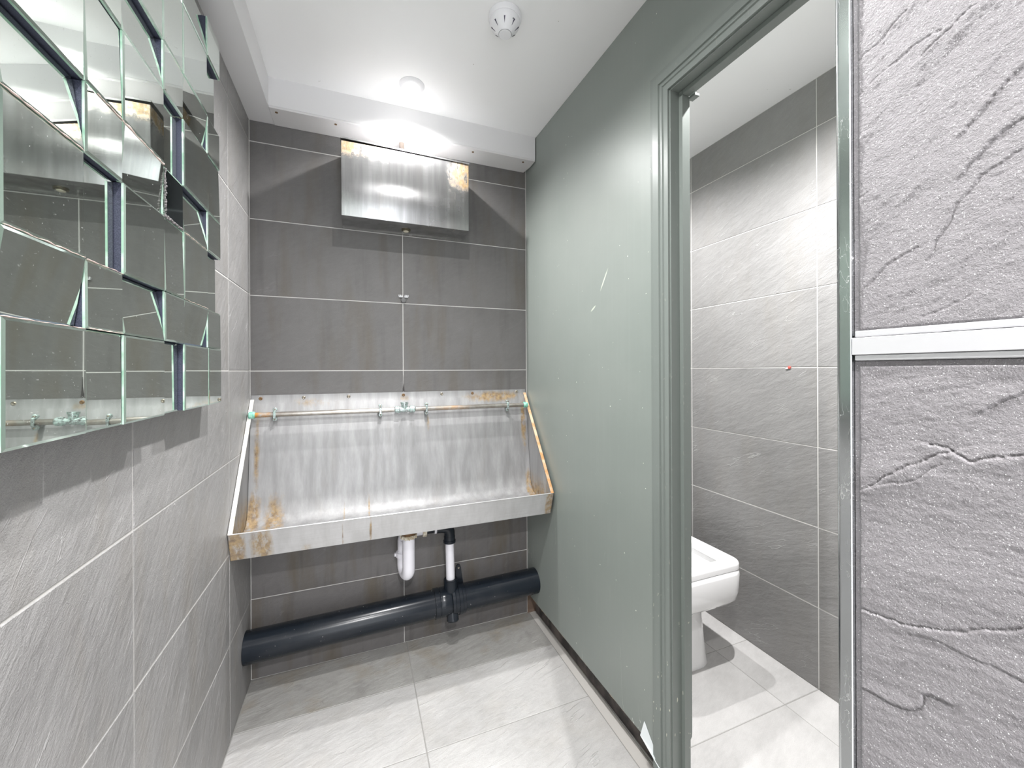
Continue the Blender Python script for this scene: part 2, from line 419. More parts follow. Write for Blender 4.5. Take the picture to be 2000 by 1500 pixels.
def near_tile(parent, z0, z1, y0, y1, cracks, ang):
    cr = [([px2slate(*q) for q in pts], d, s) for pts, d, s in cracks]
    bm = new_bm(); 
    yl = max(y0, 0.085)
    ys = [y0] if y0 < yl-1e-6 else []
    N = 190; ys += [yl + (y1-yl)*i/N for i in range(N+1)]
    za, zc = max(z0, 0.91), min(z1, 1.55)
    zs_ = ([z0] if z0 < za-1e-6 else []) + [za + (zc-za)*i/400 for i in range(401)] + ([z1] if z1 > zc+1e-6 else [])
    ca, sa = math.cos(ang), math.sin(ang)
    grid = []
    for y in ys:
        col = []
        for z in zs_:
            # coordinates along and across the cleavage; the photo sees -y to the right
            u, w_ = (-y)*ca + z*sa, y*sa + z*ca
            h = 0.0010*noise.fractal(Vector((u*9, w_*30, 1.7)), 0.9, 2.1, 5)
            h += 0.00022*noise.fractal(Vector((u*120, w_*240, 4.2)), 0.7, 2.1, 4)
            for pts, dep, sg in cr:
                best = 9; side = 0
                wy = y + 0.0022*noise.noise(Vector((y*70, z*70, 3)))+0.0009*noise.noise(Vector((y*230, z*230, 9)))
                wz = z + 0.0022*noise.noise(Vector((y*70, z*70, 13)))+0.0009*noise.noise(Vector((y*230, z*230, 19)))
                for a, b in zip(pts, pts[1:]):
                    d, s = seg_d((wy, wz), a, b)
                    if d < best: best, side = d, s
                jit = 0.0005*noise.noise(Vector((y*500, z*500, 2)))
                if best < 0.016:
                    dd = best + jit
                    h += -dep*0.5*math.exp(-(dd/0.0006)**2)
                    k = math.exp(-(best/0.007)**2)
                    h += (0.32 if side*sg > 0 else -0.10)*dep*k*(1-math.exp(-(dd/0.0009)**2))
            m_ = min(y1-y, z-z0, z1-z)
            e = max(0, min(1, (m_-0.0028)/0.0016))
            h = (h+0.0006)*e - 0.0012*(1-e) + 0.0002*(1-e)*noise.noise(Vector((y*900, z*900, 0)))
            h = max(-0.004, min(0.004, h))
            col.append(bm.verts.new((XN-h, y, z)))
        grid.append(col)
    for i in range(len(ys)-1):
        for j in range(len(zs_)-1):
            bm.faces.new((grid[i][j], grid[i+1][j], grid[i+1][j+1], grid[i][j+1]))
    # rim
    def skirt(line):
        b = [bm.verts.new((XN+0.008, v.co.y, v.co.z)) for v in line]
        for i in range(len(line)-1): bm.faces.new((line[i], line[i+1], b[i+1], b[i]))
    skirt(grid[-1]); skirt([c[0] for c in grid]); skirt([c[-1] for c in grid])
    o = obj('tile', bm, M_NEAR, parent, smooth=True, angle=80)
    return o
wn = pan_wall('wall_right', XN+0.006, XN+0.16, YB, YN-0.0005, 0, CEIL, M_GROUT, 'rough grey slate tiled wall beside the camera')
near_tile(wn, 1.2475, 1.8275, -0.40, YN-0.0005, CR_UP, 0.62)
near_tile(wn, 0.6235, 1.2275, -0.40, YN-0.0005, CR_LO, 0.25)
lay_tiles(wn, (XN, 0, 0), (0, -1, 0), (0, 0, 1), [-YN+0.0012, 0.40, 1.0, -YB], [0, 0.3, 0.6225, 1.2285], M_STALL, skip=((0, 2),))
lay_tiles(wn, (XN, 0, 0), (0, -1, 0), (0, 0, 1), [-YN+0.0012, 0.40, 1.0, -YB], [1.2465, 1.8285, CEIL], M_STALL, skip=((0, 0),))

# ---- metal corner trim at the slate wall's edge: narrow front lip, rounded corner
bm = new_bm()
x0, y0 = XN-0.0022, YN-0.0002
pts = [(x0, y0), (x0-0.0006, y0+0.0006), (x0-0.0006, y0+0.0072)]
for i in range(7):
    a = PI/2*i/6
    pts.append((x0-0.0006+0.0036*(1-math.cos(a)), y0+0.0076+0.0036*math.sin(a)))
pts += [(XN+0.03, y0+0.0112), (XN+0.03, y0+0.006), (XN+0.004, y0+0.004), (XN+0.004, y0)]
prism(bm, pts, 0, CEIL, 'z')
def mk_chrome():
    t = NT('scratched_corner_trim'); v = t.coord(False)
    s = t.ridge(t.noise(t.map(v, (1, 3, 1), (0.5, 0, 0)), 60, 2, 0.5, 0.5), 0.01)
    g = t.ramp(t.noise(v, 14, 2), 0.5, 0.62)
    k = t.math('MULTIPLY', s, g)
    t.set(Base_Color=t.mix(k, (0.72, 0.75, 0.76), (0.9, 0.9, 0.9)), Metallic=1.0, Roughness=t.math('ADD', 0.16, t.math('MULTIPLY', k, 0.5)))
    return t.m
struct(obj('trim_1', bm, mk_chrome(), smooth=True), 'scratched metal trim on the slate wall corner')

# ---- horizontal white joint trim between the slate tiles
t3 = thing('trim_2', 'white metal strip across the slate wall', 'trim', (XN, 0, 1.228)); del t3['category']; struct(t3)
bm = box(new_bm(), XN-0.0030, XN+0.004, -0.45, YN-0.0006, 1.2325, 1.2455, 0.0003); obj('strip', bm, M_ALU, t3)
bm = box(new_bm(), XN-0.0018, XN+0.004, -0.45, YN-0.0018, 1.2280, 1.2322, 0.0008, 2); obj('lip', bm, M_ALU, t3)
bm = box(new_bm(), XN-0.0018, XN+0.004, -0.45, YN-0.0018, 1.2460, 1.2508, 0.0008, 2); obj('lip', bm, M_ALU, t3)

# ------------------------------------------------------------ boxing under the ceiling
ZB = 2.222; XBX = -0.306; YBX = 1.722
bm = prism(new_bm(), [(XL+0.0005, 2.216), (XBX, 2.216), (XBX, CEIL), (XL+0.0005, CEIL)], YB+0.02, DB-0.001, 'y')
struct(obj('trim_3', bm, M_BOARD), 'white boxing along the left wall under the ceiling')
bm = prism(new_bm(), [(YBX+0.001, ZB), (YBX+0.001, CEIL), (DB-0.001, CEIL), (DB-0.001, ZB)], XBX, XP-0.002, 'x')
t4 = struct(obj('trim_4', bm, M_BOARD), 'white boxing along the back wall under the ceiling')
bm = new_bm()
prism(bm, [(XBX+0.0015, YBX), (XP-0.004, YBX), (XP-0.004, YBX+0.06), (XP-0.014, DB-0.002), (XBX+0.0015, DB-0.002)], ZB-0.009, ZB-0.0012, 'z')
cover = obj('cover_board', bm, plain('cover_board_paint', (0.70, 0.69, 0.69), 0.45), t4)
for sx in (-0.283, -0.075, 0.495, 0.742):
    bm = lathe(new_bm(), [(0.0052, 0), (0.0052, 0.0016), (0.0030, 0.0022)], (sx, YBX+0.024, ZB-0.0088), (0, 0, -1), 14)
    s_ = obj('screw', bm, M_RUSTY, cover, smooth=True)

# ------------------------------------------------------------ green partition with doorway
def sk(y): return 0.019*(DB-y)          # the partition runs slightly off square
PT = 0.046; YO = 0.866; ZH = 1.995; PB = 0.10
def skew(bm):
    for v in bm.verts: v.co.x += sk(v.co.y)
    return bm
bm = new_bm()
out = [(DB-0.001, PB), (DB-0.001, CEIL-0.001), (0.207, CEIL-0.001), (0.207, ZH+0.02), (YO+0.02, ZH+0.02), (YO+0.02, PB)]
prism(bm, out, XP, XP+PT, 'x')
w = struct(obj('wall_partition', skew(bm), M_GREEN, loc=(0, 0, 0)), 'glossy green grey partition wall')
# ragged bare lower edge
bm = new_bm(); n = 60
top = []; bot = []
for i in range(n+1):
    y = DB-0.002 - (DB-0.02-YO)*i/n
    zz = PB - 0.004*abs(noise.noise(Vector((y*30, 0, 3)))) - 0.0012
    top.append(bm.verts.new((XP+0.0005, y, PB+0.0005))); bot.append(bm.verts.new((XP+0.0012, y, zz)))
tp2 = [bm.verts.new((XP+0.02, v.co.y, v.co.z)) for v in bot]
for i in range(n):
    bm.faces.new((top[i], top[i+1], bot[i+1], bot[i])); bm.faces.new((bot[i], bot[i+1], tp2[i+1], tp2[i]))
obj('chipped_edge', skew(bm), M_WOOD, w)
bm = box(new_bm(), XP+0.042, XP+0.052, YO+0.01, DB-0.002, 0, PB+0.01)
def mk_plinth():
    t = NT('dirty_plinth'); v = t.coord(False)
    t.set(Base_Color=t.mix(t.ramp(t.noise(v, 12, 4), 0.4, 0.65), (0.05, 0.045, 0.045), (0.16, 0.135, 0.125)), Roughness=0.8); return t.m
obj('plinth', skew(bm), mk_plinth(), w)
obj('corner_mortar', box(new_bm(), XP-0.0005, XP+0.043, DB-0.004, DB+0.001, 0, PB+0.002), plain('dirty_mortar', (0.17, 0.12, 0.09), 0.9), w)
# curled flake of paint at the foot of the frame
bm = new_bm()
q = [(XP-0.001, 0.985, 0.150), (XP-0.001, 0.925, 0.085), (XP-0.014, 0.905, 0.082), (XP-0.012, 0.990, 0.108)]
def flake(q, th=0.0012):
    a = [bm.verts.new(p) for p in q]; b = [bm.verts.new((p[0]-th, p[1], p[2]-th)) for p in q]
    bm.faces.new(a); bm.faces.new(b[::-1])
    for i in range(4): bm.faces.new((a[i], a[(i+1) % 4], b[(i+1) % 4], b[i]))
flake(q); obj('peeling_flake', skew(bm), plain('flake_paint', (0.72, 0.76, 0.77), 0.5), w)

# door frame
d1 = struct(thing('door_1', 'green grey door frame without a door', 'door', (XP+sk(YO), YO, 0))); del d1['category']
prof = [(0.0, 0.0), (0.0, 0.010), (0.016, 0.0105), (0.018, 0.014), (0.022, 0.014), (0.024, 0.010), (0.032, 0.009), (0.034, 0.013), (0.056, 0.013), (0.058, 0.009), (0.070, 0.008), (0.0705, 0.0)]
# (distance from opening edge, protrusion)
bm = new_bm()
Z0 = 0.02
A = [bm.verts.new((XP-p, YO+0.004+d, 0.055)) for d, p in prof]
B = [bm.verts.new((XP-p, YO+0.004+d, ZH+0.004+d)) for d, p in prof]
C_ = [bm.verts.new((XP-p, 0.21, ZH+0.004+d)) for d, p in prof]
n = len(prof)
for i in range(n): bm.faces.new((A[i], A[(i+1) % n], B[(i+1) % n], B[i]))
bm.faces.new(A)
obj('architrave', skew(bm), M_FRAME, d1)
bm = new_bm()
B = [bm.verts.new((XP-p, YO+0.004+d, ZH+0.004+d)) for d, p in prof]
C_ = [bm.verts.new((XP-p, 0.21, ZH+0.004+d)) for d, p in prof]
for i in range(n): bm.faces.new((B[i], B[(i+1) % n], C_[(i+1) % n], C_[i]))
bm.faces.new(C_)
obj('architrave', skew(bm), M_FRAME, d1)
bm = box(new_bm(), XP-0.004, XP+0.060, YO, YO+0.024, 0.02, ZH+0.02, 0.0008); obj('jamb', skew(bm), M_FRAME, d1)
bm = box(new_bm(), XP-0.004, XP+0.060, 0.207, YO+0.024, ZH, ZH+0.022, 0.0008); obj('head', skew(bm), M_FRAME, d1)
bm = prism(new_bm(), [(XP+0.026, 0.04), (XP+0.040, 0.04), (XP+0.040, 0.125), (XP+0.046, 0.13), (XP+0.046, 0.19), (XP+0.051, 0.197), (XP+0.052, 0.21), (XP+0.052, ZH-0.001), (XP+0.026, ZH-0.001)], YO-0.013, YO-0.0005, 'y')
obj('door_stop', skew(bm), M_FRAME, d1)
bm = box(new_bm(), XP+0.026, XP+0.052, 0.207, YO-0.0135, ZH-0.013, ZH-0.0005, 0.0008); obj('door_stop', skew(bm), M_FRAME, d1)
bm = box(new_bm(), XP+0.048, XP+0.066, YO-0.035, YO-0.010, ZH-0.022, ZH-0.014, 0.001); obj('head_block', skew(bm), M_FRAME, d1)

# ------------------------------------------------------------ mosaic mirror
def mk_mirror():
    t = NT('mirror_glass'); v = t.coord()
    sm = t.noise(v, 9, 4, 0.6)
    spots = t.ramp(t.noise(v, 260, 2, 0.5), 0.72, 0.76)
    sp2 = t.ramp(t.noise(t.map(v, (1, 1, 2.5)), 110, 3, 0.7), 0.66, 0.74)
    k = t.math('ADD', t.math('MULTIPLY', t.math('ADD', spots, t.math('MULTIPLY', sp2, 0.6), True), 0.35), 0.012)
    R = t.math('ADD', 0.012, t.math('MULTIPLY', t.math('POWER', sm, 4.0), 0.10))
    c = t.mix(k, (0.73, 0.79, 0.735), (0.9, 0.9, 0.88))
    M = t.math('SUBTRACT', 1.0, k)
    t.set(Base_Color=c, Roughness=R, Metallic=M); return t.m
M_MIRROR = mk_mirror()
M_DMIRROR = plain('dark_silvering', (0.16, 0.21, 0.23), 0.08, 1.0)
def mk_edge():
    t = NT('green_glass_edge'); v = t.coord()
    c = t.mix(t.ramp(t.noise(v, 30, 3), 0.4, 0.65), (0.27, 0.45, 0.34), (0.60, 0.74, 0.66))
    t.set(Base_Color=c, Roughness=0.12, Coat_Weight=0.6); return t.m
M_EDGE = mk_edge()
M_BEVEL = plain('mirror_bevel', (0.62, 0.74, 0.66), 0.05, 0.9)
def mk_block():
    t = NT('navy_backing_block'); v = t.coord()
    c = t.mix(t.ramp(t.noise(t.map(v, (1, 3, 1)), 900, 2, 0.7), 0.40, 0.75), (0.022, 0.026, 0.050), (0.085, 0.09, 0.14))
    t.set(Base_Color=c, Roughness=0.6); return t.m
M_BLOCK = mk_block()
M_GLUE = plain('pink_adhesive', (0.55, 0.42, 0.38), 0.6)
YE = [0.343, 0.490, 0.588, 0.731, 0.827, 0.974, 1.070, 1.221, 1.319]
ZE = [1.136, 1.282, 1.380, 1.528, 1.628, 1.775, 1.873, 2.025, 2.125]
XF = -0.350
D = 0.0125
TILT = {}   # (col, row) -> recess at (bottom-near, bottom-far, top-near, top-far); near = towards the camera
def R_(c, r, d=D): TILT[(c, r)] = (d, d, d, d)
def T_(c, r, d=D): TILT[(c, r)] = (0, 0, d, d)
def B_(c, r, d=D): TILT[(c, r)] = (d, d, 0, 0)
B_(2, 1); T_(2, 3); R_(3, 0, 0.0022); R_(3, 2); T_(3, 4, 0.004)
T_(4, 1); B_(4, 3, 0.006); T_(4, 5); R_(5, 0); T_(5, 2, 0.003); R_(5, 4); R_(5, 3, 0.002)
B_(6, 1, 0.0115); T_(6, 3); B_(6, 5, 0.0105); T_(6, 7)
R_(7, 2); T_(7, 4, 0.003); R_(7, 6)
R_(0, 2); T_(1, 5); R_(1, 0); B_(0, 6); T_(3, 6, 0.003); R_(2, 6); B_(1, 2); R_(2, 7)
mir = thing('mosaic_mirror', 'mosaic wall mirror of tilted green edged glass squares with dark gaps', 'mirror', (XL, (YE[0]+YE[-1])/2, ZE[0]))
gp = 0.0007; GT = 0.0045
for c in range(8):
    for r in range(8):
        y0, y1, z0, z1 = YE[c]+gp, YE[c+1]-gp, ZE[r]+gp, ZE[r+1]-gp
        rec = TILT.get((c, r), (0, 0, 0, 0))
        jit = [random.uniform(-0.0006, 0.0006) for _ in range(3)]
        def X(y, z, off=0.0):
            a, b = (y-y0)/(y1-y0), (z-z0)/(z1-z0)
            d = rec[0]*(1-a)*(1-b) + rec[1]*a*(1-b) + rec[2]*(1-a)*b + rec[3]*a*b
            return XF - d - off + jit[0] + jit[1]*a + jit[2]*b
        bv = 0.0035; bm = new_bm()
        def ring(ins, off): return [bm.verts.new((X(y, z, off), y, z)) for y, z in ((y0+ins, z0+ins), (y1-ins, z0+ins), (y1-ins, z1-ins), (y0+ins, z1-ins))]
        r0, r1, r2 = ring(0, GT), ring(0, 0.0014), ring(bv, 0)
        fm = []
        for a, b, mi in ((r0, r1, 1), (r1, r2, 2)):
            for i in range(4):
                f = bm.faces.new((a[i], a[(i+1) % 4], b[(i+1) % 4], b[i])); fm.append((f, mi))
        f = bm.faces.new(r2); fm.append((f, 0)); f = bm.faces.new(r0[::-1]); fm.append((f, 1))
        for f, mi in fm: f.material_index = mi
        mt = obj('mirror_tile', bm, M_DMIRROR if (c, r) == (5, 3) else M_MIRROR, mir, loc=(XF, (y0+y1)/2, (z0+z1)/2))
        mt.data.materials.append(M_EDGE); mt.data.materials.append(M_BEVEL)
        if (c, r) == (5, 3): mt['label'] = 'darkened mirror tile with failed silvering'
        bm = new_bm(); s = 0.0004
        f_ = [bm.verts.new((X(y, z, GT+0.0003), y, z)) for y, z in ((y0+s, z0+s), (y1-s, z0+s), (y1-s, z1-s), (y0+s, z1-s))]
        k_ = [bm.verts.new((XL+0.0008, y, z)) for y, z in ((y0+s, z0+s), (y1-s, z0+s), (y1-s, z1-s), (y0+s, z1-s))]
        bm.faces.new(f_); bm.faces.new(k_[::-1])
        for i in range(4): bm.faces.new((f_[i], f_[(i+1) % 4], k_[(i+1) % 4], k_[i]))
        obj('backing_block', bm, M_BLOCK, mt)
# beads of old adhesive squeezed out along a few seams
def bead(y0, y1, z, r=0.0022, dx=0.0):
    bm = new_bm(); n = 26; pts = []; rr = []
    for i in range(n+1):
        y = y0+(y1-y0)*i/n
        pts.append((XF+dx-0.001, y, z+0.0012*noise.noise(Vector((y*90, z*7, 1)))))
        rr.append(0.7*r*(0.15+1.5*abs(noise.noise(Vector((y*60, z*9, 5))))))
    tube(bm, pts, rr, 7); obj('adhesive_bead', bm, M_GLUE, mir, smooth=True)
bead(0.588, 0.731, 1.282, 0.0016); bead(0.594, 0.730, 1.381, 0.0018); bead(0.828, 0.972, 1.628, 0.0042); bead(0.588, 0.73, 1.529, 0.0024)
bead(0.735, 0.826, 1.380, 0.0020); bead(0.74, 0.826, 1.2835, 0.0018); bead(0.76, 0.826, 1.628, 0.0026); bead(1.075, 1.22, 1.381, 0.0014); bead(1.075, 1.22, 1.528, 0.0015)
# crumbled edge of the darkened tile
bm = new_bm()
for i in range(34):
    z = 1.530 + 0.094*i/34; 
    bmesh.ops.create_icosphere(bm, subdivisions=1, radius=random.uniform(0.0012, 0.0028), matrix=Matrix.Translation((XF+0.0006, 0.976+random.uniform(-0.002, 0.003), z)))
for i in range(30):
    y = 0.976 + 0.09*i/30
    bmesh.ops.create_icosphere(bm, subdivisions=1, radius=random.uniform(0.001, 0.003), matrix=Matrix.Translation((XF, y, 1.529+random.uniform(-0.003, 0.002))))
cr = obj('crumbled_silvering', bm, plain('crumbs', (0.14, 0.13, 0.13), 0.6), mir, smooth=True); cr['kind'] = 'stuff'

# ------------------------------------------------------------ steel cistern
CX0, CX1, CY0, CZ0, CZ1 = -0.054, 0.458, 1.684, 1.829, 2.121
def rust_cistern(t, x, y, z, v):
    n = t.noise(v, 22, 5, 0.65); n2 = t.noise(t.map(v, (30, 30, 1.5)), 3, 3, 0.6)
    def corner(cx, cz, wx, wz):
        a = t.math('SUBTRACT', 1.0, t.math('DIVIDE', t.math('ABSOLUTE', t.math('SUBTRACT', x, cx)), wx), True)
        b = t.math('SUBTRACT', 1.0, t.math('DIVIDE', t.math('ABSOLUTE', t.math('SUBTRACT', z, cz)), wz), True)
        return t.math('MULTIPLY', a, b)
    e = t.math('ADD', corner(CX0, 0.29, 0.22, 0.07), t.math('MULTIPLY', corner(CX1-0.02, 0.25, 0.09, 0.12), 1.0))
    m1 = t.math('MULTIPLY', t.math('SUBTRACT', t.math('ADD', e, t.math('MULTIPLY', n, 1.0)), 0.60), 2.6, True)
    m1 = t.math('MULTIPLY', m1, t.math('GREATER_THAN', e, 0.02))
    drip = t.math('MULTIPLY', t.ramp(n2, 0.60, 0.72), t.span(x, 0.30, 0.47, 0.06))
    drip = t.math('MULTIPLY', drip, 0.75)
    return t.math('MULTIPLY', t.math('MAXIMUM', m1, drip), 0.9), n
M_CIST = steel('cistern_steel', 0.50, 0.24, vertical=False, rust=rust_cistern, metal=0.95, aniso=0.8, streak=0.25)
cis = thing('cistern', 'rust stained stainless steel cistern box high on the back wall', 'cistern', ((CX0+CX1)/2, DB, CZ0))
def P0(bm, name, mat, parent, **k): return obj(name, bm, mat, parent, **k)
bm = box(new_bm(), CX0, CX1, CY0, DB-0.0005, CZ0, CZ1, 0.0018, 2)
body = obj('body', bm, M_CIST, cis, loc=(0, CY0, CZ0), smooth=True, angle=30)
bm = new_bm()   # lid: folded sheet, lifted at the left
L = [(CX0-0.003, 2.133), (CX1+0.002, 2.1225)]
def lidpt(x, y, dz): return (x, y, L[0][1] + (L[1][1]-L[0][1])*(x-L[0][0])/(L[1][0]-L[0][0]) + dz)
for (ya, yb, da, db) in ((CY0-0.003, DB-0.001, 0.0, 0.0015), (CY0-0.003, CY0-0.0018, -0.0045, 0.0)):
    vs = [bm.verts.new(lidpt(x, y, dz)) for x in (L[0][0], L[1][0]) for y in (ya, yb) for dz in (da, db)]
    for f in [(0, 1, 3, 2), (4, 6, 7, 5), (0, 4, 5, 1), (2, 3, 7, 6), (0, 2, 6, 4), (1, 5, 7, 3)]: bm.faces.new([vs[i] for i in f])
obj('lid', bm, steel('lid_steel', 0.5, 0.35), cis)
bm = box(new_bm(), CX0+0.002, CX1-0.002, CY0+0.004, DB-0.002, CZ1, CZ1+0.0015)
obj('rim', bm, M_RUSTY, cis)
bm = lathe(new_bm(), [(0.019, 0), (0.019, 0.0035), (0.013, 0.0035), (0.012, 0.007)], (0.200, 1.765, CZ0), (0, 0, -1), 24)
oo = obj('outlet_nut', bm, plain('outlet_nut_metal', (0.14, 0.12, 0.08), 0.45, 0.7), cis, smooth=True)
bm = lathe(new_bm(), [(0.0115, 0), (0.0105, 0.0022)], (0.200, 1.765, CZ0-0.007), (0, 0, -1), 20)
obj('plug', bm, plain('plug_white', (0.66, 0.62, 0.5), 0.4), oo, smooth=True)
bm = tube(new_bm(), [(0.186, 1.79, CZ1+0.003), (0.186, 1.79, ZB-0.009)], 0.0105, 18)
obj('feed_pipe', bm, plain('feed_pipe_tarnish', (0.40, 0.34, 0.30), 0.4, 0.6), cis, smooth=True)

# ------------------------------------------------------------ urinal trough
UX0, UX1 = XL+0.002, 0.789
LY1, LZ1, LY0, LZ0 = 1.535, 0.690, 1.566, 0.594
def rust_uri(t, x, y, z, v):
    n = t.noise(v, 26, 5, 0.65)
    n2 = t.noise(t.map(v, (26, 26, 1.2)), 3, 4, 0.6)
    def blob(cx, cz, wx, wz, gain=1.0):
        a = t.math('SUBTRACT', 1.0, t.math('DIVIDE', t.math('ABSOLUTE', t.math('SUBTRACT', x, cx)), wx), True)
        b = t.math('SUBTRACT', 1.0, t.math('DIVIDE', t.math('ABSOLUTE', t.math('SUBTRACT', z, cz)), wz), True)
        return t.math('MULTIPLY', t.math('MULTIPLY', a, b), gain)
    es = [blob(0.62, 1.095, 0.20, 0.035, 1.2), blob(-0.18, 1.09, 0.10, 0.035, 0.45), blob(0.20, 1.10, 0.03, 0.03, 0.5), blob(0.765, 0.96, 0.018, 0.17, 1.3),
          blob(-0.372, 0.64, 0.035, 0.14, 1.5), blob(-0.30, 0.64, 0.05, 0.13, 1.0), blob(0.775, 0.64, 0.025, 0.12, 1.5), blob(-0.365, 0.90, 0.014, 0.22, 0.9),
          blob(0.298, 0.99, 0.012, 0.06, 0.7), blob(-0.17, 0.60, 0.03, 0.03, 0.5), blob(0.045, 0.63, 0.006, 0.12, 0.9), blob(-0.05, 0.62, 0.004, 0.1, 0.8)]
    e = es[0]
    for q in es[1:]: e = t.math('MAXIMUM', e, q)
    k = t.math('ADD', e, t.math('ADD', t.math('MULTIPLY', n, 0.5), t.math('MULTIPLY', n2, 0.6)))
    m1 = t.math('MULTIPLY', t.math('SUBTRACT', k, 0.72), 2.2, True)
    m1 = t.math('MULTIPLY', m1, t.math('MULTIPLY', e, 12.0, True))
    return t.math('MULTIPLY', m1, 0.8), n
M_URI = steel('urinal_steel', 0.35, 0.50, vertical=True, rust=rust_uri, metal=0.40, streak=0.22)
M_LIP = steel('lip_steel', 0.50, 0.38, vertical=False, rust=rust_uri, metal=0.35, streak=0.05)
uri = thing('urinal_trough', 'wide stainless steel urinal trough stained with rust, between the side walls', 'urinal', ((UX0+UX1)/2, DB, LZ0))
prof_in = [(1.8385, 1.126), (1.837, 1.098), (1.832, 1.09), (1.800, 0.86), (1.780, 0.72), (1.768, 0.668), (1.745, 0.640), (1.70, 0.628), (1.60, 0.624), (LY0-0.004, 0.628)]
bm = new_bm()
g = []
for (y, z) in prof_in:
    g.append([bm.verts.new((x, y, z)) for x in (UX0+0.003, UX1-0.003)])
for a, b in zip(g, g[1:]): bm.faces.new((a[0], a[1], b[1], b[0]))
bmesh.ops.recalc_face_normals(bm, faces=bm.faces)
bmesh.ops.solidify(bm, geom=bm.faces[:], thickness=0.0015)
obj('back_and_basin', bm, M_URI, uri, loc=(0, DB, 0), smooth=True, angle=50)
# thicker underside so the basin reads solid from below
bm = prism(new_bm(), [(LY0, LZ0), (LY1, LZ1), (LY1+0.0022, LZ1), (LY0+0.0022, LZ0+0.002), (1.80, 0.606), (1.80, 0.604)], UX0+0.0005, UX1-0.0005, 'x')
obj('front_lip', bm, M_LIP, uri, loc=(0, DB, 0))
bm = box(new_bm(), UX0+0.002, UX1-0.002, LY1-0.0012, LY1+0.004, LZ1-0.0005, LZ1+0.0022, 0.0008)
obj('rolled_edge', bm, steel('bright_edge', 0.85, 0.3, metal=0.7, streak=0.05), uri, loc=(0, DB, 0))
for nm, xa, xb, sg in (('l', UX0, UX0+0.0015, 1), ('r', UX1-0.0015, UX1, -1)):
    bm = prism(new_bm(), [(1.838, 1.108), (LY1, LZ1), (LY0, LZ0), (1.838, 0.606)], xa, xb, 'x')
    sd = obj('side_panel', bm, M_URI, uri, loc=(0, DB, 0))
    # turned edge along the slope
    bm = new_bm(); wfl = 0.013
    e0, e1 = Vector((0, 1.838, 1.108)), Vector((0, LY1, LZ1))
    nrm = Vector((0, (e1-e0).z, -(e1-e0).y)).normalized()
    if nrm.y > 0: nrm = -nrm
    a_, b_ = (xa, xa+wfl) if sg > 0 else (xb-wfl, xb)
    c8 = [bm.verts.new((x, p.y+o.y, p.z+o.z)) for x in (a_, b_) for p in (e0, e1) for o in (Vector((0, 0, 0)), nrm*0.0025)]
    for f in [(0, 1, 3, 2), (4, 6, 7, 5), (0, 4, 5, 1), (2, 3, 7, 6), (0, 2, 6, 4), (1, 5, 7, 3)]: bm.faces.new([c8[i] for i in f])
    def mk_fl(rusty):
        t = NT('turned_edge_steel'); v = t.coord(False); nn = t.noise(v, 30, 4, 0.6)
        x, y, z = t.sep(v)
        c = t.mix(t.ramp(nn, 0.42, 0.6), (0.78, 0.60, 0.42), (0.66, 0.36, 0.16)) if rusty else t.mix(t.ramp(nn, 0.5, 0.7), (0.78, 0.77, 0.74), (0.6, 0.55, 0.45))
        t.set(Base_Color=c, Roughness=0.5, Metallic=0.3); return t.m
    obj('turned_edge', bm, mk_fl(sg < 0), sd)
for sx in (-0.357, -0.204, -0.033, 0.194, 0.366, 0.513, 0.74):
    zz = 1.112 if sx < 0.6 else 1.114
    bm = lathe(new_bm(), [(0.0078, 0), (0.0074, 0.0014), (0.0046, 0.0030), (0.0012, 0.0018)], (sx, 1.8378, zz), (0, -1, 0), 16)
    obj('screw', bm, M_RUSTY if sx in (0.194, -0.357, 0.513) else M_SCREW, uri, smooth=True)

# ------------------------------------------------------------ sparge pipe along the trough
ZP, YP = 1.052, 1.790
M_PIPE = None
def mk_pipe():
    t = NT('tarnished_chrome_pipe'); v = t.coord(False); x, y, z = t.sep(v)
    n = t.noise(v, 40, 4, 0.6)
    left = t.span(x, -0.60, -0.505, 0.02); mid = t.span(x, 0.12, 0.30, 0.08)
    m_ = t.math('MULTIPLY', t.math('MAXIMUM', left, t.math('MULTIPLY', mid, 0.5)), t.ramp(n, 0.3, 0.55))
    c = t.mix(t.ramp(n, 0.35, 0.7), (0.50, 0.48, 0.45), (0.36, 0.32, 0.28))
    c = t.mix(m_, c, (0.50, 0.24, 0.05))
    t.set(Base_Color=c, Roughness=t.math('ADD', 0.28, t.math('MULTIPLY', m_, 0.35)), Metallic=t.math('SUBTRACT', 0.85, t.math('MULTIPLY', m_, 0.7))); return t.m
sp = thing('sparge_pipe', 'thin horizontal flush pipe with clips along the top of the urinal', 'pipe', (0.196, YP, ZP))
bm = tube(new_bm(), [(-0.372, YP, ZP), (0.150, YP, ZP)], 0.0098, 20); obj('pipe', bm, mk_pipe(), sp, smooth=True)
bm = tube(new_bm(), [(0.240, YP, ZP), (0.762, YP, ZP)], 0.0098, 20); obj('pipe', bm, mk_pipe(), sp, smooth=True)
def mk_verd():
    t = NT('verdigris'); v = t.coord(False)
    t.set(Base_Color=t.mix(t.ramp(t.noise(v, 90, 3), 0.4, 0.65), (0.16, 0.50, 0.36), (0.42, 0.72, 0.60)), Roughness=0.7); return t.m
M_VERD = mk_verd()
M_VCHROME = None
